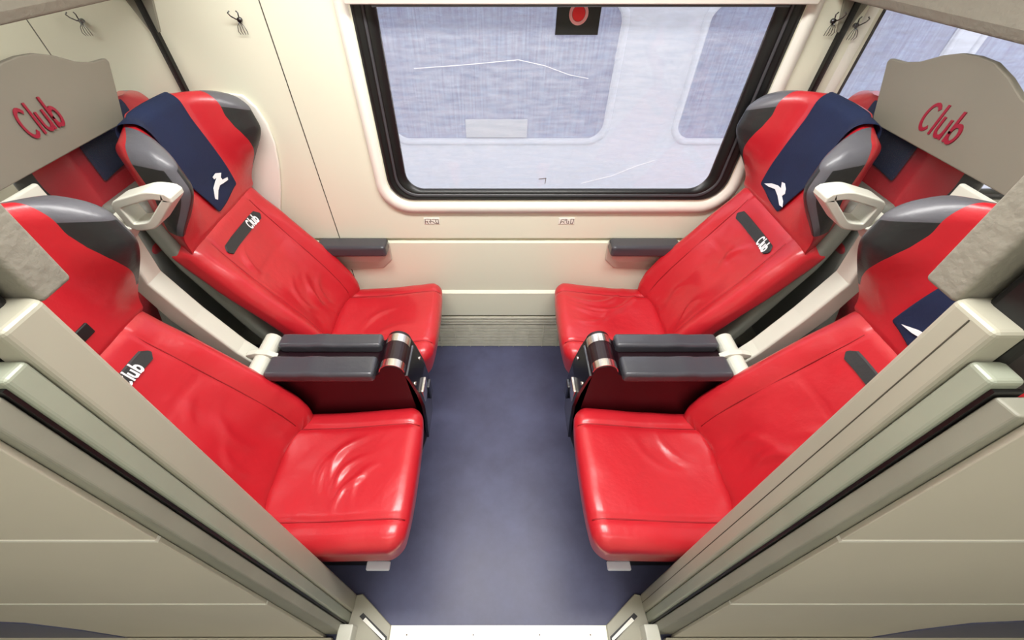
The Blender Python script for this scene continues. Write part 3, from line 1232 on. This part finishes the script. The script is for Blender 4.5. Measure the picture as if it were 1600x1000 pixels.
for nm, s in (('wall_left', -1), ('wall_right', 1)):
    parts = []
    # three boards with bright lips between them
    zs = [(.0, .498), (.505, .938), (.945, 1.29)]
    for z0, z1 in zs:
        V = []
        for z in (z0, z1):
            e = .500 + .045 * (1 - z / 1.3)
            for x, y in ((e, .150), (e, .1575), (2.6, .1575), (2.6, .150)):
                V.append((s * x, y + LEAN * z, z))
        F = [(0, 1, 2, 3), (7, 6, 5, 4), (0, 4, 5, 1), (1, 5, 6, 2), (2, 6, 7, 3), (3, 7, 4, 0)]
        parts.append((V, F))
    o = struct(bevel(fixn(mesh_obj(nm, *join(parts), WALLC, None, smooth=False)), .0015))
    kick = [(1.15, .004), (1.20, .16), (1.27, .27), (1.60, .37), (2.58, .40), (2.58, .004)]
    V = [(s * p[0], y + LEAN * p[1], p[1]) for y in (.1475, .1505) for p in kick]
    n = len(kick)
    F = [tuple(range(n)), tuple(range(2 * n - 1, n - 1, -1))] + [(i, (i + 1) % n, n + (i + 1) % n, n + i) for i in range(n)]
    struct(fixn(mesh_obj('baseboard_' + nm[5:], V, F, FLOORM, None, smooth=False)))
    parts = []
    for z in (.5015, .9415):
        parts.append(boxvf((min(s * (.5005 + .045 * (1 - z / 1.3)), s * 2.6), .1490 + LEAN * z, z - .004), (max(s * (.5005 + .045 * (1 - z / 1.3)), s * 2.6), .157 + LEAN * z, z + .004)))
    fixn(mesh_obj('groove_strip', *join(parts), CREAM2, o, smooth=False))

for k, s in ((5, -1), (6, 1)):
    V, F = prism([(.02, 0), (.1485, 0), (.1485, .03), (.140, .012), (.02, .004)], 'x', .52 if s > 0 else -2.59, 2.59 if s > 0 else -.52)
    struct(fixn(mesh_obj('trim_%d' % k, V, F, WALLC, None, smooth=False)))
# threshold and floors
V, F = prism([(-.345, .182), (.345, .182), (.345, .02), (-.345, .02)], 'z', 0.0005, .008)
o = struct(fixn(mesh_obj('trim_4', V, F, SILL, None, smooth=False)))
for i, x in enumerate((-.29, -.19, -.08, .03, .13, .23, .29)):
    v, f = tube([(x, .158 if i % 2 == 0 else .14, .008), (x, .158 if i % 2 == 0 else .14, .0092)], .0022, 10)
    fixn(mesh_obj('rivet', v, f, INK, o))
struct(box('floor', (-2.6, -1.0, -.05), (2.6, WY + .05, 0), FLOORM))
struct(box('ceiling', (-2.6, -1.0, 2.15), (2.6, WY + .05, 2.2), CEIL))
struct(box('wall_corridor', (-2.6, -1.05, 0), (2.6, -1.0, 2.15), CREAM))
struct(box('wall_end_left', (-2.65, -1.05, 0), (-2.6, WY + .05, 2.15), CREAM))
struct(box('wall_end_right', (2.6, -1.05, 0), (2.65, WY + .05, 2.15), CREAM))
for (x, y, a, b, lab) in ((0, .62, 1.3, .13, 'long ceiling lamp above the four seats'), (0, -.45, 1.3, .125, 'long ceiling lamp above the corridor')):
    t = thing('ceiling_lamp', lab, 'lamp', (x, y, 2.15), 0, 'ceiling lamps')
    box('lamp_housing', (-a - .02, -b - .02, -.012), (a + .02, b + .02, 0), CREAM2, t)
    box('lamp_diffuser', (-a, -b, -.018), (a, b, -.0125), lampm, t)

# ------------------------------------------------------------------ outside: a second train alongside
TY = 3.0
t = thing('train', 'white train with blue-tinted windows standing outside the window', 'train', (0, TY, -.9))
ZB = .9
wins = [(-.76, .755), (1.30, 2.84), (-2.8, -1.32), (3.06, 4.5)]
z0, z1 = ZB + .43, ZB + 1.22
parts = []
edges = [-5.0]
for a, b in sorted(wins):
    edges += [a, b]
edges.append(6.0)
for i in range(0, len(edges) - 1, 2):
    parts.append(boxvf((edges[i], 0, z0), (edges[i + 1], .08, z1)))
parts.append(boxvf((-5, 0, .5), (6, .08, z0)))
parts.append(boxvf((-5, 0, z1), (6, .08, 3.2)))
mesh_obj('train_body', *join(parts), BODY, t, smooth=False)
for a, b in wins:
    w = fixn(mesh_obj('train_window', *loft([
        (rrect(a - .05, b + .05, z0 - .05, z1 + .05, .15), .0),
        (rrect(a - .045, b + .045, z0 - .045, z1 + .045, .145), -.008),
        (rrect(a - .01, b + .01, z0 - .01, z1 + .01, .12), -.008),
        (rrect(a, b, z0, z1, .11), .012),
    ]), BODY, t))
    P = rrect(a - .004, b + .004, z0 - .004, z1 + .004, .11)
    n = len(P)
    V = [(p[0], .008, p[1]) for p in P] + [(p[0], .02, p[1]) for p in P]
    F = [tuple(range(n))[::-1], tuple(range(n, 2 * n))] + [(i, (i + 1) % n, n + (i + 1) % n, n + i) for i in range(n)]
    fixn(mesh_obj('train_window_pane', V, F, TGLASS, w, smooth=False))
w = rbox('window_table', (-.015, .004, ZB + .50), (.222, .012, .062), .004, TRAYG, t)
struct(box('floor_track', (-8, 1.6, -.95), (9, 9, -.9), GROUND))
